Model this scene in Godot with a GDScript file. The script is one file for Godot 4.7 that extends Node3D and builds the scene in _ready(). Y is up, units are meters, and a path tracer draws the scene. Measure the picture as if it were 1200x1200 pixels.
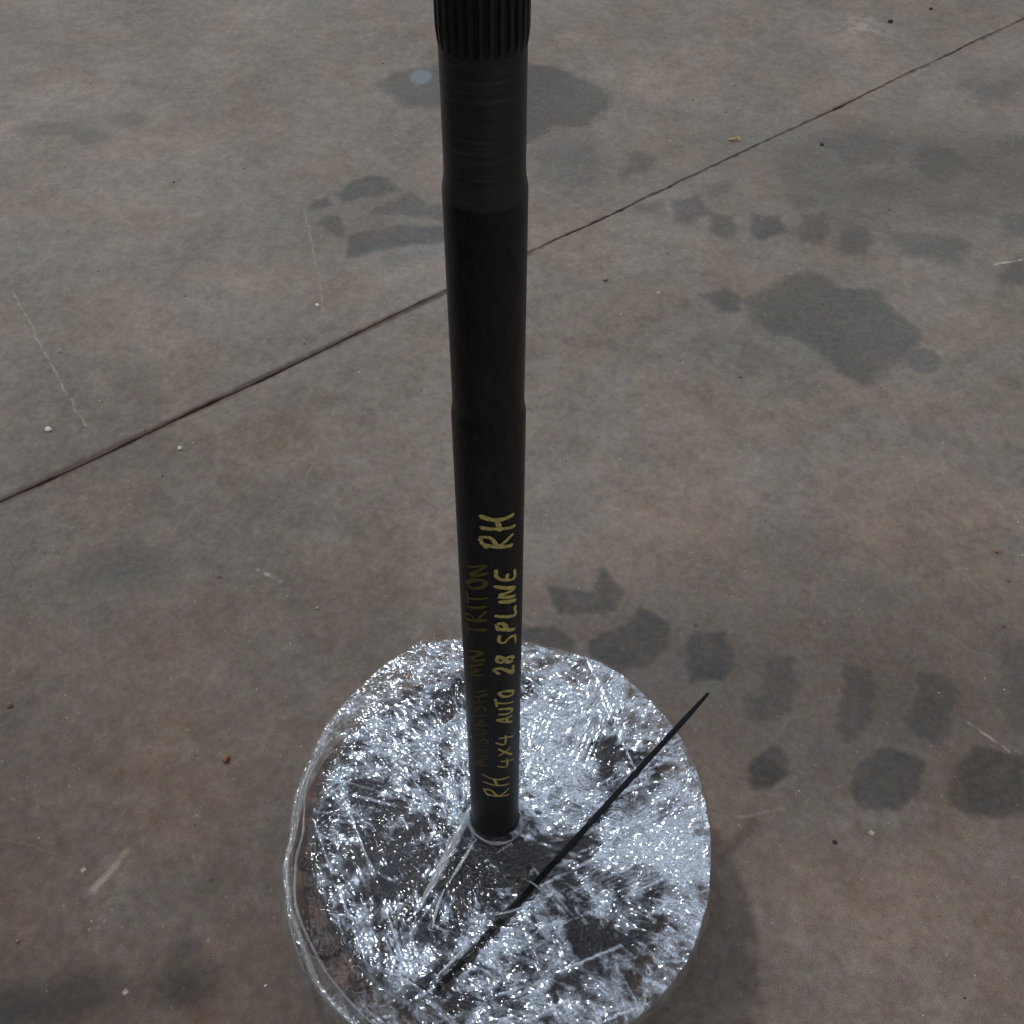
extends Node3D

# Wrapped half shaft standing on a workshop slab. Units metres, y up, the shaft's axis is x = z = 0.

const TOP := 0.085            # height of the flange face
const SHAFT_R := 0.0167
const TEX := 1024             # floor colour map before enlarging
const X0 := -1.02
const Z0 := -1.68
const SPAN := 2.06            # metres covered by one floor map

var rng := RandomNumberGenerator.new()
var M := {}


func _ready() -> void:
	rng.seed = 4711
	# ---- camera, sky, sun, exposure
	var cam := Camera3D.new()
	cam.name = "camera"
	cam.fov = 49.55
	cam.near = 0.02
	cam.far = 60.0
	add_child(cam)
	cam.position = Vector3(0.01073, TOP + 0.74957, 0.35903)
	cam.rotation = Vector3(deg_to_rad(-48.677), 0.0, 0.0)
	cam.rotate_object_local(Vector3(0, 0, 1), deg_to_rad(0.40))
	cam.current = true

	var sky_mat := ProceduralSkyMaterial.new()
	sky_mat.sky_top_color = Color(0.36, 0.36, 0.355)
	sky_mat.sky_horizon_color = Color(0.24, 0.235, 0.23)
	sky_mat.sky_curve = 0.5
	sky_mat.ground_bottom_color = Color(0.16, 0.14, 0.12)
	sky_mat.ground_horizon_color = Color(0.30, 0.28, 0.26)
	sky_mat.sun_angle_max = 1.0
	# bright noise patches added across the unseen sky to put glints on the film
	var glint_noise := FastNoiseLite.new()
	glint_noise.seed = 19
	glint_noise.frequency = 0.022
	glint_noise.fractal_octaves = 4
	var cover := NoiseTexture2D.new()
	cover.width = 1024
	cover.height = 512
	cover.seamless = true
	cover.noise = glint_noise
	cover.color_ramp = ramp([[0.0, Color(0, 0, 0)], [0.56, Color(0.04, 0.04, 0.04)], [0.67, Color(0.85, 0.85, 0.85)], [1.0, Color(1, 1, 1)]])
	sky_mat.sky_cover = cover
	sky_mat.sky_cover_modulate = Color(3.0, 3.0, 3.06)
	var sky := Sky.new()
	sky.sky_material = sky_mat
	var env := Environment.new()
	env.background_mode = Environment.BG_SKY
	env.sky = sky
	env.tonemap_mode = Environment.TONE_MAPPER_LINEAR
	env.tonemap_exposure = 0.45
	env.background_energy_multiplier = 0.49
	env.sdfgi_enabled = true
	env.ssao_enabled = true
	env.ssil_enabled = true
	var we := WorldEnvironment.new()
	we.name = "environment"
	we.environment = env
	add_child(we)

	var sun := DirectionalLight3D.new()
	sun.name = "sun"
	sun.light_color = Color(0.985, 0.99, 1.0)
	sun.light_energy = 1.05
	sun.light_angular_distance = 4.0
	sun.shadow_enabled = true
	add_child(sun)
	sun.look_at_from_position(Vector3.ZERO, Vector3(0.5, -1.0, 0.62), Vector3.UP)

	materials()
	build_floor()
	build_shaft()
	build_film()
	build_tie()
	build_debris()


# ------------------------------------------------------------------ helpers

func mat(c: Color, rough: float, metal := 0.0, spec := 0.5) -> StandardMaterial3D:
	var m := StandardMaterial3D.new()
	m.albedo_color = Color(c.r, c.g, c.b).linear_to_srgb()
	m.albedo_color.a = c.a
	m.roughness = rough
	m.metallic = metal
	m.metallic_specular = spec
	return m


func noise_tex(freq: float, oct: int, side: int, seed_: int, ramp: Gradient = null) -> NoiseTexture2D:
	var n := FastNoiseLite.new()
	n.seed = seed_
	n.noise_type = FastNoiseLite.TYPE_SIMPLEX_SMOOTH
	n.frequency = freq
	n.fractal_octaves = oct
	var t := NoiseTexture2D.new()
	t.width = side
	t.height = side
	t.seamless = true
	t.noise = n
	if ramp:
		t.color_ramp = ramp
	return t


func ramp(points: Array) -> Gradient:
	var g := Gradient.new()
	var offs := PackedFloat32Array()
	var cols := PackedColorArray()
	for p in points:
		offs.append(p[0])
		cols.append(p[1])
	g.offsets = offs
	g.colors = cols
	return g


func thing(called: String, label: String, category: String, at := Vector3.ZERO) -> Node3D:
	var o := Node3D.new()
	o.name = called
	add_child(o, true)
	o.position = at
	tag(o, label, category)
	return o


func tag(o: Node, label: String, category: String, group := "") -> void:
	o.set_meta("label", label)
	if category:
		o.set_meta("category", category)
	if group:
		o.set_meta("group", group)


func put(called: String, mesh: Mesh, m: Material, parent: Node = null) -> MeshInstance3D:
	var o := MeshInstance3D.new()
	o.name = called
	o.mesh = mesh
	o.material_override = m
	var p: Node = parent if parent else self
	p.add_child(o, true)
	return o


func grid_mesh(pos: PackedVector3Array, nu: int, nv: int, wrap_u: bool, cols := PackedColorArray()) -> ArrayMesh:
	# a sheet of nv rows of nu points, smooth normals from its own slope; front faces up for rows running outward, columns running from +x to +z
	var nor := PackedVector3Array()
	nor.resize(pos.size())
	for j in nv:
		var ja: int = maxi(j - 1, 0) * nu
		var jb: int = mini(j + 1, nv - 1) * nu
		var jr := j * nu
		for i in nu:
			var ia: int = (i + nu - 1) % nu if wrap_u else maxi(i - 1, 0)
			var ib: int = (i + 1) % nu if wrap_u else mini(i + 1, nu - 1)
			nor[jr + i] = (pos[jr + ib] - pos[jr + ia]).cross(pos[jb + i] - pos[ja + i]).normalized()
	var idx := PackedInt32Array()
	var cu := nu if wrap_u else nu - 1
	idx.resize(cu * (nv - 1) * 6)
	var k := 0
	for j in nv - 1:
		for i in cu:
			var a := j * nu + i
			var b := j * nu + (i + 1) % nu
			var c := a + nu
			var d := b + nu
			idx[k] = a; idx[k + 1] = b; idx[k + 2] = c
			idx[k + 3] = b; idx[k + 4] = d; idx[k + 5] = c
			k += 6
	# the winding must agree with the normals (clockwise seen from the front)
	var n0 := (pos[idx[1]] - pos[idx[0]]).cross(pos[idx[2]] - pos[idx[0]])
	if n0.dot(nor[idx[0]]) > 0.0:
		for t in range(0, idx.size(), 3):
			var s := idx[t + 1]
			idx[t + 1] = idx[t + 2]
			idx[t + 2] = s
	var arr := []
	arr.resize(Mesh.ARRAY_MAX)
	arr[Mesh.ARRAY_VERTEX] = pos
	arr[Mesh.ARRAY_NORMAL] = nor
	arr[Mesh.ARRAY_INDEX] = idx
	if cols.size():
		arr[Mesh.ARRAY_COLOR] = cols
	var am := ArrayMesh.new()
	am.add_surface_from_arrays(Mesh.PRIMITIVE_TRIANGLES, arr)
	return am


func lathe(profile: Array, seg := 96, crease := 0.5) -> ArrayMesh:
	# profile of (radius, y) from bottom to top; edges sharper than the crease stay sharp
	var st := SurfaceTool.new()
	st.begin(Mesh.PRIMITIVE_TRIANGLES)
	var length := 0.0
	for j in profile.size() - 1:
		var p: Vector2 = profile[j]
		var q: Vector2 = profile[j + 1]
		var n1 := Vector2(q.y - p.y, -(q.x - p.x)).normalized()
		var na := n1
		var nb := n1
		if j > 0:
			var o: Vector2 = profile[j - 1]
			var n0 := Vector2(p.y - o.y, -(p.x - o.x)).normalized()
			if n0.dot(n1) > crease:
				na = (n0 + n1).normalized()
		if j < profile.size() - 2:
			var o2: Vector2 = profile[j + 2]
			var n2 := Vector2(o2.y - q.y, -(o2.x - q.x)).normalized()
			if n2.dot(n1) > crease:
				nb = (n2 + n1).normalized()
		var next := length + p.distance_to(q)
		for i in seg:
			var v := []
			for e in [[i, p, na, length], [i + 1, p, na, length], [i + 1, q, nb, next], [i, q, nb, next]]:
				var a: float = TAU * e[0] / seg
				v.append([Vector3(cos(a) * e[1].x, e[1].y, sin(a) * e[1].x), Vector3(cos(a) * e[2].x, e[2].y, sin(a) * e[2].x), Vector2(float(e[0]) / seg, e[3] * 4.0)])
			for t in [0, 1, 2, 0, 2, 3]:
				st.set_normal(v[t][1])
				st.set_uv(v[t][2])
				st.add_vertex(v[t][0])
		length = next
	return st.commit()


func tube(points: PackedVector3Array, radii: PackedFloat32Array, sides := 8, squash := 1.0) -> ArrayMesh:
	var pos := PackedVector3Array()
	var n := points.size()
	for j in n:
		var t := (points[mini(j + 1, n - 1)] - points[maxi(j - 1, 0)]).normalized()
		var side := t.cross(Vector3.UP).normalized()
		var up := side.cross(t).normalized()
		for i in sides:
			var a := TAU * i / sides
			pos.append(points[j] + (side * cos(a) + up * sin(a) * squash) * radii[j])
	var m := grid_mesh(pos, sides, n, true)
	return m


func materials() -> void:
	# blackened steel, with a faint mottle
	var steel := mat(Color(1, 1, 1), 0.40, 0.0, 0.36)
	steel.albedo_texture = noise_tex(0.02, 4, 512, 5, ramp([[0.0, Color(0.05, 0.05, 0.06)], [0.5, Color(0.085, 0.085, 0.095)], [1.0, Color(0.13, 0.125, 0.13)]]))
	steel.uv1_scale = Vector3(2, 2, 1)
	M.steel = steel
	var turned := mat(Color(1, 1, 1), 0.42, 0.35, 0.4)
	turned.albedo_texture = turned_texture()
	turned.uv1_scale = Vector3(1, 2.2, 1)
	M.turned = turned
	M.tooth = mat(Color(0.013, 0.013, 0.014), 0.42, 0.0, 0.4)
	M.ink = mat(Color(0.50, 0.42, 0.14), 0.55, 0.0, 0.3)
	M.ink.albedo_texture = noise_tex(0.06, 4, 256, 61, ramp([[0.2, Color(0.68, 0.68, 0.68)], [0.5, Color(0.95, 0.95, 0.95)], [0.8, Color.WHITE]]))
	M.ink.uv1_triplanar = true
	M.ink.uv1_scale = Vector3.ONE * 30.0
	M.ink_dark = mat(Color(0.08, 0.064, 0.02), 0.6, 0.0, 0.3)  # darker, browner ink for the left-hand line
	var plate := mat(Color(1, 1, 1), 0.6, 0.0, 0.3)
	plate.albedo_texture = noise_tex(0.012, 5, 512, 9, ramp([[0.2, Color(0.03, 0.05, 0.09)], [0.5, Color(0.065, 0.095, 0.155)], [0.75, Color(0.17, 0.16, 0.17)], [1.0, Color(0.24, 0.18, 0.16)]]))
	plate.uv1_triplanar = true
	plate.uv1_scale = Vector3.ONE * 5.0
	M.plate = plate
	var rust := mat(Color(1, 1, 1), 0.75, 0.0, 0.4)
	rust.albedo_texture = noise_tex(0.015, 5, 512, 12, ramp([[0.2, Color(0.16, 0.12, 0.11)], [0.5, Color(0.28, 0.215, 0.20)], [0.8, Color(0.38, 0.29, 0.26)], [1.0, Color(0.44, 0.35, 0.31)]]))
	rust.uv1_triplanar = true
	rust.uv1_scale = Vector3.ONE * 6.0
	M.rust = rust
	M.tie = mat(Color(0.004, 0.005, 0.008), 0.5, 0.0, 0.25)
	# stretch film: a milky sheet whose density varies, and clear sheets
	var milky := mat(Color(0.74, 0.86, 1.0), 0.15, 0.85, 0.9)
	milky.albedo_texture = noise_tex(0.05, 3, 256, 71, ramp([[0.0, Color(0.85, 0.87, 0.9)], [0.6, Color.WHITE]]))
	milky.uv1_triplanar = true
	milky.uv1_scale = Vector3.ONE * 12.0
	milky.transparency = BaseMaterial3D.TRANSPARENCY_ALPHA
	milky.vertex_color_use_as_albedo = true
	milky.clearcoat_enabled = true
	milky.clearcoat = 1.0
	milky.clearcoat_roughness = 0.10
	milky.cull_mode = BaseMaterial3D.CULL_DISABLED
	M.milky = milky
	var clear := mat(Color(0.85, 0.9, 0.97, 0.012), 0.12, 0.0, 1.0)
	clear.transparency = BaseMaterial3D.TRANSPARENCY_ALPHA
	clear.cull_mode = BaseMaterial3D.CULL_DISABLED
	M.clear = clear
	var strand := mat(Color(0.50, 0.56, 0.62, 0.30), 0.28, 0.0, 0.9)
	strand.transparency = BaseMaterial3D.TRANSPARENCY_ALPHA
	strand.clearcoat_enabled = true
	strand.clearcoat = 1.0
	strand.clearcoat_roughness = 0.12
	M.strand = strand
	var roll: StandardMaterial3D = strand.duplicate()
	roll.albedo_color.a = 0.16
	M.roll = roll


func turned_texture() -> ImageTexture:
	# lathe rings and dull scuffs on the bearing seat
	var n := FastNoiseLite.new()
	n.seed = 31
	n.frequency = 0.01
	n.fractal_octaves = 4
	var im := Image.create(256, 512, false, Image.FORMAT_RGB8)
	var r := RandomNumberGenerator.new()
	r.seed = 77
	for y in 512:
		var line := r.randf()
		for x in 256:
			var a := TAU * x / 256.0
			var scuff := n.get_noise_3d(cos(a) * 70.0, y * 11.0, sin(a) * 70.0)
			var v := 0.175 + 0.035 * (line - 0.5) + maxf(scuff, 0.0) * 0.08 * (0.5 + line)
			im.set_pixel(x, y, Color(v * 1.04, v, v * 1.0))
	return ImageTexture.create_from_image(im)


# ------------------------------------------------------------------ the floor

var mask := PackedFloat32Array()      # how oily and dark
var pale := PackedFloat32Array()      # scratches and dust
var warp: PackedByteArray


func px(v: Vector2) -> Vector2:
	return Vector2((v.x - X0) / SPAN * TEX, (v.y - Z0) / SPAN * TEX)


func spot(x: float, z: float, rx: float, rz: float, strength: float, soft := 0.3, field := 0) -> void:
	var c := px(Vector2(x, z))
	var ax := rx / SPAN * TEX
	var az := rz / SPAN * TEX
	for j in range(maxi(0, int(c.y - az * 1.8)), mini(TEX, int(c.y + az * 1.8) + 1)):
		for i in range(maxi(0, int(c.x - ax * 1.8)), mini(TEX, int(c.x + ax * 1.8) + 1)):
			var d := Vector2((i - c.x) / ax, (j - c.y) / az).length()
			d += (warp[j * TEX + i] / 255.0 - 0.5) * 0.6
			var f := strength * smoothstep(1.0 + soft * 0.6, 1.0 - soft * 0.6, d)
			var k := j * TEX + i
			if field == 0:
				mask[k] = maxf(mask[k], f)
			else:
				pale[k] = maxf(pale[k], f)


func patch(points: Array, strength: float, soft := 0.008) -> void:
	var poly := PackedVector2Array()
	var lo := Vector2(1e9, 1e9)
	var hi := -lo
	for k in points.size() / 2:
		var p := px(Vector2(points[2 * k], points[2 * k + 1]))
		poly.append(p)
		lo = lo.min(p)
		hi = hi.max(p)
	var s := soft / SPAN * TEX
	lo -= Vector2.ONE * s * 3.0
	hi += Vector2.ONE * s * 3.0
	for j in range(maxi(0, int(lo.y)), mini(TEX, int(hi.y) + 1)):
		for i in range(maxi(0, int(lo.x)), mini(TEX, int(hi.x) + 1)):
			var p := Vector2(i, j)
			var d := 1e9
			var inside := false
			var b := poly[poly.size() - 1]
			for a in poly:
				var e := b - a
				var w := p - a
				d = minf(d, (w - e * clampf(w.dot(e) / e.length_squared(), 0.0, 1.0)).length_squared())
				if (a.y > p.y) != (b.y > p.y) and p.x < (b.x - a.x) * (p.y - a.y) / (b.y - a.y) + a.x:
					inside = not inside
				b = a
			d = sqrt(d) * (-1.0 if inside else 1.0)
			d += (warp[j * TEX + i] / 255.0 - 0.5) * s * 3.0
			var f := strength * smoothstep(s * 1.1, -s * 1.7, d)
			var k := j * TEX + i
			mask[k] = maxf(mask[k], f)


func scratch(im: Image, points: Array, width: float, c: Color, opacity: float, broken := 0.8) -> void:
	var scale := im.get_width() / SPAN
	var n := FastNoiseLite.new()
	n.seed = rng.randi() % 1000
	n.frequency = 0.03
	for k in points.size() / 2 - 1:
		var a := Vector2(points[2 * k] - X0, points[2 * k + 1] - Z0) * scale
		var b := Vector2(points[2 * k + 2] - X0, points[2 * k + 3] - Z0) * scale
		var side := (b - a).orthogonal().normalized()
		var steps := int(a.distance_to(b) * 2.0)
		for s in steps:
			var p := a.lerp(b, float(s) / steps)
			p += side * n.get_noise_2d(p.x, p.y) * 3.0
			var f := opacity * smoothstep(-broken, broken, n.get_noise_2d(p.x * 2.0 + 500.0, p.y * 2.0))
			var w := width * scale / 2.0
			for y in range(int(p.y - w), int(p.y + w) + 1):
				for x in range(int(p.x - w), int(p.x + w) + 1):
					if x >= 0 and y >= 0 and x < im.get_width() and y < im.get_height():
						var e := f * clampf(1.2 - p.distance_to(Vector2(x, y)) / maxf(w, 0.7), 0.0, 1.0) * 0.5
						im.set_pixel(x, y, im.get_pixel(x, y).lerp(c, e))


func noise_bytes(freq: float, oct: int, seed_: int, kind := FastNoiseLite.TYPE_SIMPLEX_SMOOTH) -> PackedByteArray:
	var n := FastNoiseLite.new()
	n.seed = seed_
	n.noise_type = kind
	n.frequency = freq
	n.fractal_octaves = oct
	n.fractal_gain = 0.55
	return n.get_image(TEX, TEX, false, false, false).get_data()


func floor_image() -> Image:
	mask.resize(TEX * TEX)
	pale.resize(TEX * TEX)
	warp = noise_bytes(0.035, 4, 3)
	# tyre marks and oily prints
	patch([0.287, -0.72, 0.359, -0.781, 0.39, -0.776, 0.411, -0.747, 0.456, -0.739, 0.474, -0.682, 0.492, -0.651, 0.475, -0.62, 0.434, -0.591, 0.399, -0.562, 0.384, -0.583, 0.363, -0.627, 0.337, -0.649, 0.291, -0.672], 0.95, 0.007)
	patch([0.287, -0.077, 0.309, -0.101, 0.333, -0.093, 0.333, -0.063, 0.309, -0.051, 0.29, -0.058], 0.96, 0.0038)
	patch([0.601, -0.775, 0.643, -0.811, 0.72, -0.802, 0.70, -0.733, 0.604, -0.749], 0.85, 0.01)
	patch([0.044, -0.283, 0.084, -0.279, 0.097, -0.310, 0.120, -0.279, 0.107, -0.254, 0.051, -0.247], 1.2, 0.0038)
	patch([0.078, -0.222, 0.118, -0.242, 0.125, -0.269, 0.143, -0.257, 0.157, -0.240, 0.154, -0.212, 0.133, -0.189, 0.103, -0.184, 0.081, -0.197], 1.2, 0.0038)
	patch([0.019, -0.239, 0.051, -0.239, 0.070, -0.220, 0.066, -0.206, 0.019, -0.220], 1.08, 0.0038)
	patch([0.171, -0.226, 0.178, -0.234, 0.207, -0.233, 0.212, -0.194, 0.197, -0.176, 0.166, -0.175, 0.164, -0.193], 1.2, 0.0038)
	patch([0.231, -0.208, 0.270, -0.211, 0.268, -0.176, 0.252, -0.146, 0.224, -0.129, 0.207, -0.141, 0.210, -0.163, 0.230, -0.172], 0.95, 0.005)
	patch([0.306, -0.199, 0.332, -0.195, 0.337, -0.164, 0.327, -0.134, 0.294, -0.116, 0.284, -0.134, 0.297, -0.168], 0.95, 0.005)
	patch([0.373, -0.191, 0.396, -0.191, 0.406, -0.169, 0.389, -0.134, 0.369, -0.111, 0.347, -0.126, 0.347, -0.142, 0.362, -0.160], 1, 0.005)
	patch([0.206, -0.092, 0.217, -0.104, 0.233, -0.118, 0.243, -0.110, 0.241, -0.089, 0.226, -0.073, 0.209, -0.073], 1.38, 0.0038)
	patch([0.287, -0.077, 0.301, -0.097, 0.323, -0.117, 0.344, -0.113, 0.359, -0.102, 0.349, -0.074, 0.324, -0.055, 0.296, -0.053, 0.286, -0.066], 1.08, 0.0038)
	patch([0.367, -0.074, 0.379, -0.094, 0.403, -0.118, 0.429, -0.108, 0.471, -0.102, 0.455, -0.052, 0.384, -0.048, 0.365, -0.059], 1.2, 0.0038)
	patch([0.455, -0.224, 0.513, -0.233, 0.481, -0.135, 0.431, -0.126, 0.434, -0.178], 0.7, 0.008)
	patch([-0.021, -1.301, 0.072, -1.302, 0.123, -1.249, 0.158, -1.216, 0.147, -1.161, 0.118, -1.117, 0.068, -1.112, -0.016, -1.009], 1, 0.008)
	patch([0.175, -1.049, 0.210, -1.041, 0.201, -0.997, 0.157, -0.990], 0.7, 0.008)
	patch([0.219, -0.935, 0.262, -0.950, 0.266, -0.900, 0.238, -0.872, 0.220, -0.884], 0.9, 0.006)
	patch([0.161, -0.922, 0.207, -0.935, 0.209, -0.895, 0.164, -0.887], 0.7, 0.008)
	patch([0.268, -0.900, 0.300, -0.900, 0.304, -0.866, 0.281, -0.843, 0.259, -0.854], 0.9, 0.006)
	patch([0.262, -0.971, 0.317, -0.992, 0.318, -0.957, 0.270, -0.936], 0.7, 0.008)
	patch([0.320, -0.904, 0.361, -0.901, 0.363, -0.863, 0.325, -0.843, 0.311, -0.866], 0.95, 0.005)
	patch([0.387, -0.901, 0.422, -0.906, 0.417, -0.854, 0.394, -0.829, 0.371, -0.840], 0.8, 0.006)
	patch([0.429, -0.863, 0.469, -0.879, 0.471, -0.836, 0.439, -0.808, 0.417, -0.822], 0.8, 0.006)
	patch([0.363, -0.951, 0.422, -0.958, 0.421, -0.921, 0.374, -0.909], 0.7, 0.01)
	patch([0.432, -1.082, 0.512, -1.118, 0.566, -1.084, 0.541, -1.027, 0.460, -1.005], 0.75, 0.012)
	patch([0.566, -1.084, 0.635, -1.069, 0.654, -1.007, 0.596, -0.964, 0.557, -0.995], 0.9, 0.012)
	patch([0.458, -0.994, 0.524, -1.006, 0.558, -0.974, 0.520, -0.933, 0.464, -0.938], 0.7, 0.012)
	patch([0.543, -0.933, 0.640, -0.955, 0.637, -0.904, 0.555, -0.888], 0.7, 0.012)
	patch([0.483, -0.864, 0.562, -0.874, 0.597, -0.837, 0.563, -0.792, 0.492, -0.809], 0.75, 0.012)
	patch([0.697, -1.097, 0.784, -1.121, 0.762, -1.052, 0.687, -1.040], 0.7, 0.012)
	patch([0.637, -0.904, 0.726, -0.935, 0.698, -0.848, 0.630, -0.838], 0.7, 0.012)
	patch([0.363, -1.025, 0.420, -1.048, 0.428, -0.994, 0.367, -0.972], 0.6, 0.012)
	patch([0.697, -1.258, 0.796, -1.286, 0.769, -1.194, 0.686, -1.168], 0.5, 0.015)
	patch([0.236, -0.728, 0.268, -0.745, 0.286, -0.729, 0.280, -0.697, 0.251, -0.694], 1, 0.006)
	patch([0.340, -0.763, 0.376, -0.786, 0.394, -0.769, 0.373, -0.738, 0.341, -0.738], 0.8, 0.008)
	patch([-0.232, -0.938, -0.214, -0.969, -0.191, -0.990, -0.161, -0.982, -0.141, -0.951, -0.174, -0.930, -0.218, -0.918], 1.1, 0.006)
	patch([-0.263, -0.917, -0.238, -0.944, -0.231, -0.913, -0.259, -0.897], 1, 0.006)
	patch([-0.252, -0.870, -0.233, -0.894, -0.216, -0.898, -0.205, -0.841, -0.221, -0.842], 1.1, 0.006)
	patch([-0.208, -0.846, -0.169, -0.866, -0.125, -0.872, -0.058, -0.867, -0.057, -0.830, -0.132, -0.823, -0.174, -0.805, -0.200, -0.797], 1.15, 0.006)
	patch([-0.167, -0.914, -0.130, -0.947, -0.100, -0.925, -0.059, -0.906, -0.058, -0.873, -0.137, -0.885, -0.193, -0.894], 0.95, 0.006)
	patch([-0.216, -0.894, -0.160, -0.898, -0.103, -0.880, -0.125, -0.872, -0.191, -0.865], 0.5, 0.01)
	patch([-0.201, -1.237, -0.184, -1.272, -0.074, -1.319, -0.069, -1.163, -0.151, -1.169, -0.172, -1.201, -0.187, -1.201], 0.85, 0.008)
	patch([-0.163, -0.801, -0.057, -0.839, -0.056, -0.810, -0.150, -0.780], 0.4, 0.012)
	spot(0.286, -0.333, 0.05, 0.042, 0.35, 1.3)
	spot(0.054, -0.375, 0.034, 0.022, 0.3, 1.2)
	spot(0.079, -1.043, 0.05, 0.065, 0.5, 1.0)
	spot(0.56, -1.0, 0.26, 0.14, 0.5, 1.2)
	spot(0.30, -0.16, 0.24, 0.11, 0.42, 1.3)
	spot(0.12, -0.23, 0.10, 0.08, 0.4, 1.3)
	spot(0.478, -0.613, 0.022, 0.023, 0.7)
	spot(0.36, -0.70, 0.13, 0.12, 0.18, 1.4)
	spot(-0.15, -0.89, 0.12, 0.08, 0.4, 1.2)
	spot(-0.342, 0.102, 0.037, 0.017, 1.1, 1.2)
	spot(-0.226, 0.086, 0.022, 0.015, 1.1, 1.2)
	spot(-0.302, 0.093, 0.03, 0.018, 1.0, 1.2)
	spot(-0.231, 0.059, 0.010, 0.008, 0.6, 1.0)
	spot(-0.357, -0.30, 0.041, 0.026, 0.5, 1.3)
	spot(-0.411, -0.575, 0.029, 0.028, 0.35, 1.2)
	spot(-0.654, -1.102, 0.05, 0.018, 0.5, 0.8)
	spot(-0.55, -1.127, 0.03, 0.019, 0.55, 0.8)
	spot(-0.587, -1.08, 0.03, 0.018, 0.5, 0.8)
	spot(0.577, -1.439, 0.035, 0.036, 0.7, 1.0, 1)
	spot(0.415, -1.165, 0.015, 0.024, 0.6, 0.8, 1)
	spot(0.52, -1.02, 0.05, 0.02, 0.5, 1.2, 1)
	spot(0.30, -0.05, 0.03, 0.012, 0.4, 1.2, 1)
	spot(-0.302, 0.0, 0.014, 0.02, 0.55, 1.0, 1)
	spot(0.19, -0.06, 0.02, 0.012, 0.45, 1.2, 1)
	var broad := noise_bytes(0.006, 5, 21)
	var rusty := noise_bytes(0.011, 5, 8)
	var blot := noise_bytes(0.03, 4, 55)
	var fine := noise_bytes(0.22, 3, 101)
	var mid := noise_bytes(0.09, 3, 17)
	var chroma := noise_bytes(0.12, 3, 301)
	var hue := noise_bytes(0.10, 3, 302)
	var out := PackedByteArray()
	out.resize(TEX * TEX * 3)
	var k := 0
	for j in TEX:
		var z := Z0 + SPAN * j / TEX
		var near_tone := smoothstep(-0.7, 0.15, z)          # floor colour gets darker and browner towards the near edge
		for i in TEX:
			var x := X0 + SPAN * i / TEX
			var b := broad[k] / 255.0 - 0.5
			var r := rusty[k] / 255.0 - 0.5
			var t := blot[k] / 255.0 - 0.5
			var g := fine[k] / 255.0 - 0.5
			var d := mid[k] / 255.0 - 0.5
			var v := 128.0 + 34.0 * b + 24.0 * t + 24.0 * g + 24.0 * d - 16.0 * near_tone - 34.0 * smoothstep(0.1, -0.5, x) * smoothstep(-0.9, 0.1, z)
			var m := mask[k]
			m *= clampf(1.0 + 1.1 * d + 0.9 * t, 0.35, 1.4)
			var w := pale[k] * clampf(0.6 + 2.0 * d + t, 0.0, 1.0)
			var red := v + 13.0 * r + 4.0 + 3.0 * near_tone
			var green := v - 4.0 - 2.0 * near_tone - 1.0 * r + 9.0 * (hue[k] / 255.0 - 0.5)
			var blue := v - 13.0 - 11.0 * r - 3.0 * near_tone + 14.0 * (chroma[k] / 255.0 - 0.5)
			red += m * (-38.0) + w * 28.0
			green += m * (-32.0) + w * 27.0
			blue += m * (-27.0) + w * 26.0
			out[k * 3] = clampi(int(red), 8, 250)
			out[k * 3 + 1] = clampi(int(green), 8, 250)
			out[k * 3 + 2] = clampi(int(blue), 8, 250)
			k += 1
	var im := Image.create_from_data(TEX, TEX, false, Image.FORMAT_RGB8, out)
	im.resize(2048, 2048, Image.INTERPOLATE_CUBIC)
	# worn blue paint spot behind the shaft
	var c := Vector2(-0.1334 - X0, -1.2589 - Z0) * 2048.0 / SPAN
	for y in range(-32, 33):
		for x in range(-24, 25):
			var e := Vector2(x / 19.0, y / 25.0).length() + rng.randf_range(-0.12, 0.12)
			if e < 1.0:
				im.set_pixel(int(c.x) + x, int(c.y) + y, im.get_pixel(int(c.x) + x, int(c.y) + y).lerp(Color8(128, 148, 160), clampf((1.0 - e) * 4.0, 0.0, 1.0) * rng.randf_range(0.5, 0.85)))
	# scratches, pale scuffs, hairline cracks
	var chalk := Color8(190, 180, 165)
	scratch(im, [-0.596, -0.727, -0.51, -0.588, -0.447, -0.492], 0.003, chalk, 0.5)
	scratch(im, [-0.447, -0.492, -0.43, -0.44], 0.002, chalk, 0.25)
	scratch(im, [-0.268, -0.913, -0.226, -0.748, -0.216, -0.69], 0.003, chalk, 0.4)
	scratch(im, [-0.182, -0.535, -0.197, -0.469, -0.204, -0.384], 0.0025, chalk, 0.3)
	scratch(im, [0.405, -0.139, 0.431, -0.108], 0.003, Color8(200, 195, 186), 0.6)
	scratch(im, [0.611, -0.792, 0.65, -0.8035], 0.004, Color8(225, 220, 210), 0.6)
	scratch(im, [-0.2905, -0.0177, -0.312, 0.017], 0.008, chalk, 0.25)
	scratch(im, [-0.234, -0.2986, -0.206, -0.284], 0.006, Color8(190, 184, 174), 0.35, 0.3)
	scratch(im, [0.19, -0.048, 0.235, -0.056], 0.004, chalk, 0.22)
	var soot := Color8(52, 44, 40)
	var soft := Color8(72, 50, 39)
	for w in [0.012, 0.007, 0.004]:
		scratch(im, [-0.62, -0.2918, -0.24, -0.5955, 0.03, -0.8115], w, soft, 0.17, 0.5)
	scratch(im, [0.03, -0.8115, 0.851, -1.4678], 0.006, soft, 0.3, 0.5)
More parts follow.
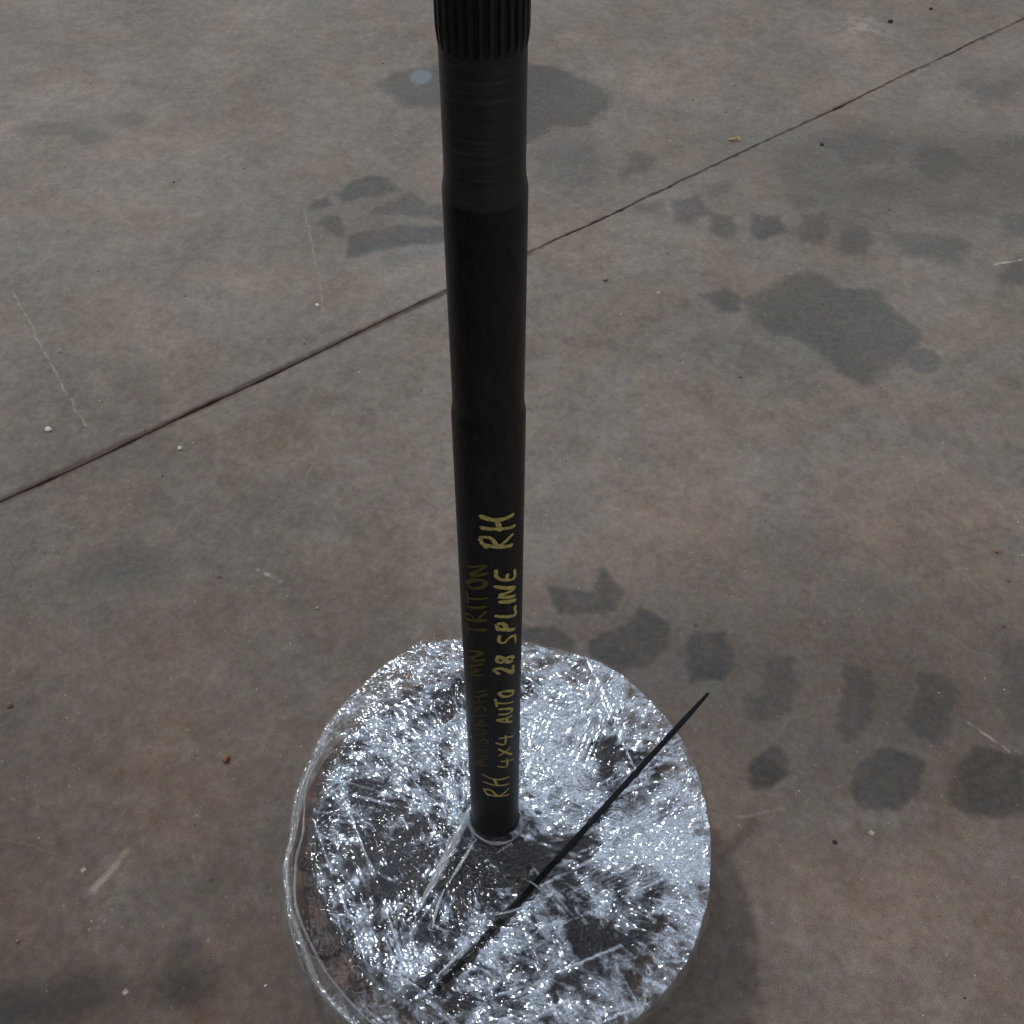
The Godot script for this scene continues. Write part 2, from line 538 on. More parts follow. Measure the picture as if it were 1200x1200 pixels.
	for n in 34:
		var p := Vector2(rng.randf_range(-0.8, 0.8), rng.randf_range(-1.5, 0.1))
		var q := p + Vector2.from_angle(rng.randf() * TAU) * rng.randf_range(0.015, 0.09)
		scratch(im, [p.x, p.y, q.x, q.y], 0.002, chalk if rng.randf() < 0.75 else soot, rng.randf_range(0.08, 0.25), 0.6)
	# specks of grit, rust and paint ground into the concrete
	for n in 48000:
		var p := Vector2i(rng.randi() % 2044 + 2, rng.randi() % 2044 + 2)
		var u := rng.randf()
		var col := Color8(205, 198, 186)
		if u < 0.55:
			col = Color8(58, 50, 45)
		elif u < 0.70:
			col = Color8(150, 104, 76)
		elif u < 0.73:
			col = Color8(188, 158, 96)
		var o := rng.randf_range(0.06, 0.4)
		im.set_pixelv(p, im.get_pixelv(p).lerp(col, o))
		if rng.randf() < 0.35:
			for e in [Vector2i(1, 0), Vector2i(0, 1), Vector2i(1, 1)]:
				if rng.randf() < 0.7:
					im.set_pixelv(p + e, im.get_pixelv(p + e).lerp(col, o * 0.8))
		if rng.randf() < 0.0012:
			for y in range(-2, 3):
				for x in range(-2, 3):
					if x * x + y * y < 5:
						im.set_pixelv((p + Vector2i(x, y)).clampi(0, 2047), col.lerp(im.get_pixelv(p), 0.45))
	return im


func floor_material() -> StandardMaterial3D:
	var m := StandardMaterial3D.new()
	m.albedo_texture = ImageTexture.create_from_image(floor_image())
	m.roughness = 0.72
	m.metallic_specular = 0.5
	m.heightmap_enabled = true
	m.heightmap_texture = noise_tex(0.35, 3, 2048, 63)
	m.heightmap_scale = 0.035
	m.detail_enabled = true
	m.detail_blend_mode = BaseMaterial3D.BLEND_MODE_MUL
	m.detail_uv_layer = BaseMaterial3D.DETAIL_UV_2
	m.detail_albedo = noise_tex(0.22, 4, 1024, 88, ramp([[0.15, Color(0.70, 0.695, 0.69)], [0.5, Color(0.92, 0.92, 0.92)], [0.8, Color(1.0, 1.0, 1.0)]]))
	return m


func build_floor() -> void:
	var root := Node3D.new()
	root.name = "floor"
	root.set_meta("kind", "structure")
	root.set_meta("label", "stained grey concrete workshop floor crossed by a diagonal joint")
	add_child(root)
	var m := floor_material()
	# the joint runs as a broken line; both slabs are cut along it
	var a := Vector2(-0.505, -0.3837)
	var dir := Vector2(0.781, -0.6244).normalized()
	var side := Vector2(-dir.y, dir.x)               # towards the camera
	var wob := FastNoiseLite.new()
	wob.seed = 6
	wob.frequency = 9.0
	wob.fractal_octaves = 3
	var n := 1500
	var near := PackedVector2Array()
	var far := PackedVector2Array()
	for i in n + 1:
		var s := -0.5 + 2.9 * i / n
		var p := a + dir * s + side * wob.get_noise_1d(s * 0.3) * 0.006
		var open := lerpf(0.0008, 0.0006, smoothstep(0.2, 0.9, s)) + 0.0022 * maxf(0.0, wob.get_noise_1d(s * 0.8 + 40.0)) + 0.0006 * absf(wob.get_noise_1d(s * 9.0))
		# chipped places
		for c in [[0.238, 0.010, 0.0022], [1.272, 0.016, 0.0030], [0.215, 0.006, 0.0016], [0.84, 0.010, 0.0018], [0.045, 0.02, 0.0012], [0.42, 0.012, 0.001], [0.30, 0.008, 0.0014], [0.135, 0.012, 0.0013], [0.52, 0.007, 0.0012], [0.93, 0.006, 0.0015], [1.45, 0.012, 0.0012], [1.05, 0.02, 0.0010]]:
			open += c[2] * exp(-pow((s - c[0]) / c[1], 2.0))
		near.append(p + side * (open * 0.6 + 0.0007 * wob.get_noise_1d(s * 14.0 + 9.0)))
		far.append(p - side * (open + 0.0004 * wob.get_noise_1d(s * 14.0 + 70.0)))
	put("concrete_slab", slab(near, side * 6.0), m, root)
	put("concrete_slab", slab(far, -side * 6.0), m, root)
	var dirt := mat(Color(0.040, 0.025, 0.017), 0.95, 0.0, 0.2)
	var st := SurfaceTool.new()
	st.begin(Mesh.PRIMITIVE_TRIANGLES)
	for i in n:
		var y0 := -0.0028 + 0.0016 * wob.get_noise_1d(i * 0.02)
		var y1 := -0.0028 + 0.0016 * wob.get_noise_1d((i + 1) * 0.02)
		var c := side * 0.004
		var v := [near[i] + c, near[i + 1] + c, far[i + 1] - c, far[i] - c]
		var q := [Vector3(v[0].x, y0, v[0].y), Vector3(v[1].x, y1, v[1].y), Vector3(v[2].x, y1, v[2].y), Vector3(v[3].x, y0, v[3].y)]
		for t in [0, 3, 2, 0, 2, 1]:
			st.set_normal(Vector3.UP)
			st.add_vertex(q[t])
	put("joint_filler", st.commit(), dirt, root)


func slab(edge: PackedVector2Array, away: Vector2) -> ArrayMesh:
	# flat top out to the horizon of the room, a small worn arris, and the cut face of the joint
	var st := SurfaceTool.new()
	st.begin(Mesh.PRIMITIVE_TRIANGLES)
	var inward := away.normalized()
	var rows := [[0.0, -0.012, inward * -1.0], [0.0, -0.0006, inward * -1.0], [0.0007, 0.0, Vector2.ZERO], [6.0, 0.0, Vector2.ZERO]]
	for r in 3:
		for i in edge.size() - 1:
			var v := []
			for e in [[i, rows[r]], [i + 1, rows[r]], [i + 1, rows[r + 1]], [i, rows[r + 1]]]:
				var p: Vector2 = edge[e[0]] + inward * e[1][0]
				var nn := Vector3(e[1][2].x, 1.0 if e[1][1] > -0.01 else 0.0, e[1][2].y).normalized()
				v.append([Vector3(p.x, e[1][1], p.y), nn])
			var order := [0, 1, 2, 0, 2, 3]
			var face: Vector3 = (v[1][0] - v[0][0]).cross(v[2][0] - v[0][0])
			if face.dot(v[0][1] + v[2][1]) > 0.0:
				order = [0, 2, 1, 0, 3, 2]
			for t in order:
				var w: Vector3 = v[t][0]
				st.set_normal(v[t][1])
				st.set_uv(Vector2((w.x - X0) / SPAN, (w.z - Z0) / SPAN))
				st.set_uv2(Vector2(w.x, w.z) / 0.31)
				st.add_vertex(w)
	return st.commit()


# ------------------------------------------------------------------ the half shaft

func build_shaft() -> void:
	var t := thing("axle_shaft", "black steel vehicle axle shaft with gold handwriting standing upright on its wrapped flange", "axle shaft")
	var y := TOP
	# long plain length from the flange up to the first shoulder
	var body := [Vector2(0.0215, y - 0.012), Vector2(0.0210, y + 0.001), Vector2(0.0190, y + 0.004), Vector2(0.0177, y + 0.009), Vector2(SHAFT_R, y + 0.017), Vector2(SHAFT_R, y + 0.4095), Vector2(0.0166, y + 0.4105), Vector2(0.01585, y + 0.4155)]
	put("shaft_body", lathe(body), M.steel, t)
	var waist := [Vector2(0.01585, y + 0.4155), Vector2(0.01595, y + 0.46), Vector2(0.0160, y + 0.5215)]
	put("shaft_middle", lathe(waist), M.steel, t)
	var seat := [Vector2(0.0160, y + 0.5215), Vector2(0.01595, y + 0.5228), Vector2(0.0153, y + 0.5268), Vector2(0.0150, y + 0.5300), Vector2(0.01495, y + 0.560), Vector2(0.0150, y + 0.5775)]
	put("turned_section", lathe(seat), M.turned, t)
	# splined end: a core and 28 teeth that run out into the shaft
	var core := [Vector2(0.0150, y + 0.5775), Vector2(0.01455, y + 0.582), Vector2(0.01455, y + 0.652), Vector2(0.0130, y + 0.656), Vector2(0.0, y + 0.656)]
	var sp := put("spline_section", lathe(core), M.steel, t)
	var tooth := spline_tooth(y + 0.5765, y + 0.652)
	for k in 28:
		var o := put("spline_tooth", tooth, M.tooth, sp)
		o.rotation.y = TAU * k / 28.0
	# flange, collar, backing plate and hub under the wrap
	put("flange_plate", lathe([Vector2(0.04, y - 0.020), Vector2(0.127, y - 0.020), Vector2(0.1285, y - 0.0185), Vector2(0.1285, y - 0.003), Vector2(0.1265, y - 0.001), Vector2(0.021, y - 0.001)], 128), M.plate, t)
	put("flange_edge", lathe([Vector2(0.1286, 0.0640), Vector2(0.1315, 0.0670), Vector2(0.1315, 0.0805), Vector2(0.1300, 0.0822), Vector2(0.1286, 0.0824)], 128), M.tooth, t)
	put("bearing_collar", lathe([Vector2(0.036, y - 0.001), Vector2(0.036, y + 0.0005), Vector2(0.0345, y + 0.0012), Vector2(0.0212, y + 0.0012)], 64), M.plate, t)
	put("backing_plate", lathe([Vector2(0.05, 0.050), Vector2(0.140, 0.050), Vector2(0.1475, 0.052), Vector2(0.1485, 0.056), Vector2(0.1475, 0.0605), Vector2(0.144, 0.0615), Vector2(0.06, 0.0600)], 128), M.rust, t)
	put("hub", lathe([Vector2(0.0, 0.001), Vector2(0.072, 0.001), Vector2(0.076, 0.005), Vector2(0.078, 0.05), Vector2(0.078, 0.066), Vector2(0.05, 0.066)], 96), M.rust, t)
	for a in [[-0.1155, 0.0760, 0.0115, 0.0055], [-0.090, 0.101, 0.008, 0.004], [-0.137, 0.02, 0.0055, 0.004], [-0.128, -0.058, 0.0055, 0.004]]:
		var r: float = a[2]
		var h: float = a[3]
		var b := put("boss", lathe([Vector2(r * 1.1, 0.061), Vector2(r, 0.063), Vector2(r, 0.061 + h * 0.8), Vector2(r * 0.8, 0.061 + h), Vector2(0.0, 0.061 + h * 1.06)], 24), M.rust, t)
		b.position = Vector3(a[0], 0.0, a[1])
	# handwriting
	var right := put("handwriting", lettering([["RH", 0.0696, 0.0997, 0.67, -0.32, 0.0012, 0.007], ["4X4", 0.1076, 0.1518, 0.78, 0.10, 0.0012, 0.006], ["AUTO", 0.1629, 0.2014, 0.78, 0.09, 0.0014, 0.006], ["28", 0.2157, 0.2367, 0.785, 0.05, 0.0017, 0.007], ["SPLINE", 0.2435, 0.312, 0.86, 0.15, 0.0019, 0.0065], ["RH", 0.3303, 0.3558, 0.70, -0.21, 0.0024, 0.004]], 5), M.ink, t)
	right.set_meta("label", "gold marker line reading RH 4x4 AUTO 28 SPLINE RH")
	var left := put("handwriting", lettering([["MITSUBISHI", 0.1161, 0.2083, -0.20, -0.84, 0.0012, -0.009], ["MN", 0.219, 0.2492, -0.26, -0.92, 0.0014, -0.009], ["TRITON", 0.2612, 0.3237, -0.11, -0.91, 0.0017, -0.008]], 8), M.ink_dark, t)
	left.set_meta("label", "thin darker brown line of marker writing on the left side")


func spline_tooth(y0: float, y1: float) -> ArrayMesh:
	var st := SurfaceTool.new()
	st.begin(Mesh.PRIMITIVE_TRIANGLES)
	st.set_smooth_group(-1)
	var rows := [[y0, 0.01492, 0.01494], [y0 + 0.003, 0.0143, 0.0154], [y0 + 0.006, 0.0143, 0.0157], [y1 - 0.003, 0.0143, 0.0157], [y1, 0.0140, 0.0148]]
	var ring := []
	for r in rows:
		var wb := 0.00125
		var wt := 0.00062
		ring.append([Vector3(-wb, r[0], r[1]), Vector3(-wt, r[0], r[2]), Vector3(wt, r[0], r[2]), Vector3(wb, r[0], r[1])])
	for k in 4:
		for i in 3:
			var a: Vector3 = ring[k][i]
			var b: Vector3 = ring[k][i + 1]
			var c: Vector3 = ring[k + 1][i + 1]
			var d: Vector3 = ring[k + 1][i]
			for v in [a, c, b, a, d, c]:
				st.add_vertex(v)
	for v in [0, 2, 1, 0, 3, 2]:
		st.add_vertex(ring[4][v])
	st.generate_normals()
	return st.commit()


func glyph(c: String) -> Array:
	# pen strokes in a unit box, x along the line, y up
	match c:
		"R": return [[0.1, 0.0, 0.12, 0.5, 0.15, 0.95], [0.0, 0.85, 0.45, 1.05, 0.7, 0.75, 0.2, 0.45, 0.5, 0.2, 0.85, 0.0]]
		"H": return [[0.1, 1.0, 0.15, 0.5, 0.12, 0.0], [0.12, 0.45, 0.8, 0.55], [0.85, 1.0, 0.8, 0.5, 0.9, 0.0]]
		"4": return [[0.15, 1.0, 0.1, 0.45, 0.9, 0.4], [0.65, 0.8, 0.7, 0.4, 0.65, -0.05]]
		"X": return [[0.1, 0.8, 0.8, 0.1], [0.75, 0.85, 0.05, 0.0]]
		"A": return [[0.0, 0.0, 0.25, 0.6, 0.45, 1.0, 0.65, 0.6, 0.85, 0.0], [0.15, 0.35, 0.75, 0.4]]
		"U": return [[0.1, 0.85, 0.1, 0.3, 0.4, 0.0, 0.75, 0.3, 0.8, 0.85]]
		"T": return [[0.0, 0.9, 0.9, 0.95], [0.45, 0.9, 0.4, 0.0]]
		"O": return [[0.5, 0.85, 0.12, 0.6, 0.2, 0.1, 0.65, 0.05, 0.85, 0.5, 0.55, 0.85]]
		"2": return [[0.05, 0.8, 0.4, 1.05, 0.7, 0.75, 0.4, 0.35, 0.1, 0.02, 0.9, 0.0]]
		"8": return [[0.75, 0.9, 0.3, 0.95, 0.2, 0.65, 0.7, 0.4, 0.75, 0.08, 0.3, 0.0, 0.2, 0.3, 0.65, 0.62, 0.8, 0.88]]
		"S": return [[0.8, 0.95, 0.35, 1.0, 0.2, 0.7, 0.65, 0.45, 0.7, 0.1, 0.1, 0.02]]
		"P": return [[0.2, 0.0, 0.22, 0.5, 0.25, 0.95], [0.15, 0.9, 0.6, 1.0, 0.75, 0.7, 0.3, 0.45]]
		"L": return [[0.2, 1.0, 0.2, 0.5, 0.18, 0.03, 0.5, 0.02, 0.9, 0.05]]
		"I": return [[0.5, 0.9, 0.5, 0.05]]
		"N": return [[0.1, 0.0, 0.15, 0.85, 0.75, 0.05, 0.85, 0.9]]
		"E": return [[0.85, 1.0, 0.35, 0.95, 0.2, 0.5, 0.35, 0.05, 0.9, 0.08], [0.3, 0.5, 0.65, 0.48]]
		"M": return [[0.05, 0.0, 0.2, 0.95, 0.5, 0.2, 0.75, 0.95, 0.95, 0.0]]
		"B": return [[0.15, 0.0, 0.2, 0.95, 0.65, 0.85, 0.25, 0.5, 0.8, 0.3, 0.15, 0.02]]
	return []


func lettering(lines: Array, seed_: int) -> ArrayMesh:
	# each word: text, height of start and end, bearing of the foot and of the head of the letters, stroke width, rise of the heads
	var st := SurfaceTool.new()
	st.begin(Mesh.PRIMITIVE_TRIANGLES)
	var r := RandomNumberGenerator.new()
	r.seed = seed_
	var lift := 0.0
	for line in lines:
		var text: String = line[0]
		var total := 0.0
		for c in text:
			total += 0.5 if c == "I" else 1.0
		var adv := 0.0
		for c in text:
			var wide := 0.5 if c == "I" else 1.0
			var size := r.randf_range(0.88, 1.06)
			var drop := r.randf_range(-0.06, 0.06)
			var slant := r.randf_range(-0.1, 0.12)
			for s in glyph(c):
				lift += 0.000012
				var ctrl := PackedVector2Array()
				for k in s.size() / 2:
					var lx: float = s[2 * k] + r.randf_range(-0.03, 0.03)
					var ly: float = s[2 * k + 1] + r.randf_range(-0.03, 0.03)
					var u := (adv + wide * (0.08 + 0.84 * (lx + slant * (ly - 0.5)))) / total
					ctrl.append(Vector2(lerpf(line[1], line[2], u) + line[6] * ly, lerpf(line[3], line[4], drop + size * ly)))
				# centre line on the unrolled cylinder, in metres
				var pts := PackedVector2Array()
				for k in ctrl.size() - 1:
					var p0 := ctrl[maxi(k - 1, 0)]
					var p3 := ctrl[mini(k + 2, ctrl.size() - 1)]
					for q in 7:
						pts.append(ctrl[k].cubic_interpolate(ctrl[k + 1], p0, p3, q / 7.0))
				pts.append(ctrl[ctrl.size() - 1])
				for k in pts.size():
					pts[k] = Vector2(pts[k].x, pts[k].y * SHAFT_R)
				ribbon(st, pts, line[5], lift, r)
			adv += wide
	return st.commit()


func ribbon(st: SurfaceTool, pts: PackedVector2Array, width: float, lift: float, r: RandomNumberGenerator) -> void:
	var n := pts.size()
	var left := PackedVector2Array()
	var right := PackedVector2Array()
	var t0 := (pts[1] - pts[0]).normalized()
	var t1 := (pts[n - 1] - pts[n - 2]).normalized()
	for k in range(4, 0, -1):                         # rounded start
		var e := k / 4.0
		var c := pts[0] - t0 * width * 0.5 * sin(e * PI / 2)
		var w := maxf(width * 0.5 * cos(e * PI / 2), 0.00002)
		left.append(c + t0.orthogonal() * w)
		right.append(c - t0.orthogonal() * w)
	var drift := 0.0
	for k in n:
		var t := (pts[mini(k + 1, n - 1)] - pts[maxi(k - 1, 0)]).normalized()
		drift = clampf(drift + r.randf_range(-0.11, 0.11), -0.28, 0.28)
		var w := width * 0.57 * (1.0 + drift) * r.randf_range(0.9, 1.1)
		left.append(pts[k] + t.orthogonal() * w)
		right.append(pts[k] - t.orthogonal() * w)
	for k in range(1, 5):
		var e := k / 4.0
		var c := pts[n - 1] + t1 * width * 0.5 * sin(e * PI / 2)
		var w := maxf(width * 0.5 * cos(e * PI / 2), 0.00002)
		left.append(c + t1.orthogonal() * w)
		right.append(c - t1.orthogonal() * w)
	for k in left.size() - 1:
		var q := []
		for p in [[left[k], k], [right[k], k], [right[k + 1], k + 1], [left[k + 1], k + 1]]:
			var a: float = p[0].y / SHAFT_R
			var rad: float = SHAFT_R + 0.00008 + lift + p[1] * 0.0000012
			q.append([Vector3(sin(a) * rad, TOP + p[0].x, cos(a) * rad), Vector3(sin(a), 0.0, cos(a))])
		var order := [0, 1, 2, 0, 2, 3]
		if (q[1][0] - q[0][0]).cross(q[2][0] - q[0][0]).dot(q[0][1]) > 0.0:
			order = [0, 2, 1, 0, 3, 2]
		for i in order:
			st.set_normal(q[i][1])
			st.add_vertex(q[i][0])


# ------------------------------------------------------------------ the stretch film

const FN := 860
const FSTEP := 0.0004
var crease := PackedFloat32Array()   # height of folds and wrinkles, metres
var haze := PackedFloat32Array()     # how milky the film is
var calm := PackedFloat32Array()     # where it is pulled taut and smooth


func fold(x0: float, z0: float, x1: float, z1: float, width: float, amp: float, milk: float) -> void:
	# one raised fold, fading out at both ends
	var o := FN / 2.0
	var a := Vector2(x0, z0) / FSTEP + Vector2(o, o)
	var b := Vector2(x1, z1) / FSTEP + Vector2(o, o)
	var w := width / FSTEP
	var lo := a.min(b) - Vector2.ONE * w * 1.62
	var hi := a.max(b) + Vector2.ONE * w * 1.62
	var e := b - a
	var l2 := e.length_squared()
	var len_ := sqrt(l2)
	for j in range(maxi(0, int(lo.y)), mini(FN, int(hi.y) + 1)):
		for i in range(maxi(0, int(lo.x)), mini(FN, int(hi.x) + 1)):
			var v := Vector2(i - a.x, j - a.y)
			var d := absf(v.cross(e)) / len_ / w
			if d > 1.62:
				continue
			var u := v.dot(e) / l2
			if u < 0.0 or u > 1.0:
				continue
			var f := maxf(0.0, 1.0 - 0.62 * d) * minf(1.0, 4.0 * minf(u, 1.0 - u))
			crease[j * FN + i] += amp * f
			haze[j * FN + i] += milk * f


func strip(a: Vector2, b: Vector2, half: float, milk: float) -> void:
	# a pass of film: everything within half a width of the line from a to b, drawn on to the rim, plus its rolled edges
	var t := (b - a).normalized()
	var side := t.orthogonal()
	var grain := FastNoiseLite.new()
	grain.seed = rng.randi() % 1000
	grain.frequency = 30.0
	for j in FN:
		for i in FN:
			var p := Vector2(i - FN / 2.0, j - FN / 2.0) * FSTEP - a
			var d := p.dot(side)
			if absf(d) < half + 0.002:
				d += grain.get_noise_2d(p.dot(t) * 0.6, half * 50.0) * 0.0018
				if absf(d) < half:
					var streak := 0.65 + 0.9 * grain.get_noise_2d(p.dot(t) * 0.25, d * 14.0)
					haze[j * FN + i] += milk * clampf(streak, 0.1, 1.4)
	for e in [-1.0, 1.0]:
		for k in 7:
			var s := rng.randf_range(-0.16, 0.14)
			var p: Vector2 = a + t * s + side * (half * e + rng.randf_range(-0.0012, 0.0012))
			var q := p + t.rotated(rng.randf_range(-0.03, 0.03)) * rng.randf_range(0.02, 0.07)
			fold(p.x, p.y, q.x, q.y, rng.randf_range(0.0006, 0.0011), rng.randf_range(0.0003, 0.0007), rng.randf_range(0.1, 0.4))


func rim(a: float) -> float:
	# outline of the wrapped bundle, metres, by bearing from +x towards +z
	var pts := [[-PI, 0.1495], [-2.84, 0.154], [-2.4, 0.160], [-2.06, 0.166], [-1.95, 0.171], [-1.85, 0.166], [-1.6, 0.161], [-1.28, 0.159], [-1.05, 0.1625], [-0.6, 0.1585], [0.0, 0.1545], [0.18, 0.155], [0.4, 0.1575], [0.7, 0.161], [1.0, 0.1615], [1.6, 0.162], [2.0, 0.162], [2.35, 0.160], [2.7, 0.156], [2.95, 0.153], [PI, 0.1495]]
	for k in pts.size() - 1:
		if a <= pts[k + 1][0]:
			var u: float = (a - pts[k][0]) / (pts[k + 1][0] - pts[k][0])
			return lerpf(pts[k][1], pts[k + 1][1], u * u * (3.0 - 2.0 * u))
	return 0.155


func sheet(lift: float, nu: int, dr: float, seed_: int, with_milk: bool, share: float) -> ArrayMesh:
	var big := FastNoiseLite.new()
	big.seed = seed_
	big.frequency = 14.0
	big.fractal_octaves = 2
	var facet := FastNoiseLite.new()
	facet.seed = seed_ + 1
	facet.noise_type = FastNoiseLite.TYPE_CELLULAR
	facet.cellular_return_type = FastNoiseLite.RETURN_DISTANCE2_SUB
	facet.cellular_distance_function = FastNoiseLite.DISTANCE_EUCLIDEAN
	facet.frequency = 105.0
	facet.fractal_type = FastNoiseLite.FRACTAL_FBM
	facet.fractal_octaves = 2
	facet.domain_warp_enabled = true
	facet.domain_warp_amplitude = 0.006
	facet.domain_warp_frequency = 60.0
	var tall := FastNoiseLite.new()
	tall.seed = seed_ + 2
	tall.frequency = 60.0
	tall.fractal_octaves = 3
	var mn := FastNoiseLite.new()
	mn.seed = seed_ + 3
	mn.frequency = 38.0
	mn.fractal_octaves = 4
	var pos := PackedVector3Array()
	var col := PackedColorArray()
	var rows := int(0.142 / dr)
	var skirt := 70
	var nv := rows + skirt
	pos.resize(nu * nv)
	if with_milk:
		col.resize(nu * nv)
	for i in nu:
		var a := -PI + TAU * i / nu
		var ca := cos(a)
		var sa := sin(a)
		var edge := rim(a)
		var left := smoothstep(0.2, -0.9, ca + 0.35 * absf(sa) - 0.6 * maxf(sa, 0.0) + 0.2)   # 1 where the sheet falls away to the lower plate
		var drop := lerpf(0.002, 0.019, left)
		for j in nv:
			var r: float
			var y: float
			var amp := 1.0
			if j < rows:
				var u := float(j) / (rows - 1)
				r = lerpf(0.0178, edge, u)
				y = TOP + 0.0012 + lift
				# gathered up round the shaft
				y += 0.013 * exp(-(r - 0.0178) / 0.006)
				# over the flange's edge and down to the rim
				var o := smoothstep(0.127, edge, r)
				y -= drop * o * (0.55 + 0.45 * o)
				amp = lerpf(1.0, 0.8, o * left)
			else:
				var u := float(j - rows + 1) / skirt
				var bend := minf(u * 5.0, 1.0)
				y = lerpf(TOP + 0.0012 + lift - drop, 0.003 + lift, u)
				r = edge + 0.0022 * sin(bend * PI * 0.5) - (0.012 - 0.010 * left) * smoothstep(0.15, 1.0, u) + left * 0.006 * sin(u * PI)
				r += lift * 0.6
				amp = 0.8
			var x := r * ca
			var z := r * sa
			var fi := clampf(x / FSTEP + FN / 2.0, 0.0, FN - 2.0)
			var fj := clampf(z / FSTEP + FN / 2.0, 0.0, FN - 2.0)
			var k := int(fj) * FN + int(fi)
			var h := 0.0
			var milk := 0.0
			if j < rows:
				var fu := fi - int(fi)
				var fv := fj - int(fj)
				h = lerpf(lerpf(crease[k], crease[k + 1], fu), lerpf(crease[k + FN], crease[k + FN + 1], fu), fv) * share
				milk = lerpf(lerpf(haze[k], haze[k + 1], fu), lerpf(haze[k + FN], haze[k + FN + 1], fu), fv)
				h += big.get_noise_2d(x, z) * 0.0010
				var rough := 1.0 - 0.68 * calm[k]
				h += facet.get_noise_2d(x, z) * 0.00048 * rough
				h += tall.get_noise_2d(x, z) * 0.00026 * rough
				y += h * amp
			else:
				var s := a * 0.155
				h = big.get_noise_2d(s * 2.0, y + 3.0) * 0.003 + facet.get_noise_2d(s * 1.4, y * 0.5 + 5.0) * 0.0009 + tall.get_noise_2d(s * 1.6, y * 0.4) * 0.0009
				var fade := minf(1.0, float(j - rows) / 10.0)
				x += ca * h * fade
				z += sa * h * fade
				milk = 0.30 - 0.18 * left + 0.10 * mn.get_noise_2d(s * 2.0, y)
			pos[j * nu + i] = Vector3(x, y, z)
			if with_milk:
				var al := milk * 1.25 - 0.04 + 0.66 * mn.get_noise_2d(x, z)
				if j < rows:
					var ring := smoothstep(0.122, 0.133, r)
					al = (al + 0.10 * (1.0 - left) * ring) * (1.0 - 0.85 * left * ring)
				col[j * nu + i] = Color(1, 1, 1, clampf((al - 0.25) * 1.35 + 0.25, 0.006, 0.92))
	return grid_mesh(pos, nu, nv, true, col)


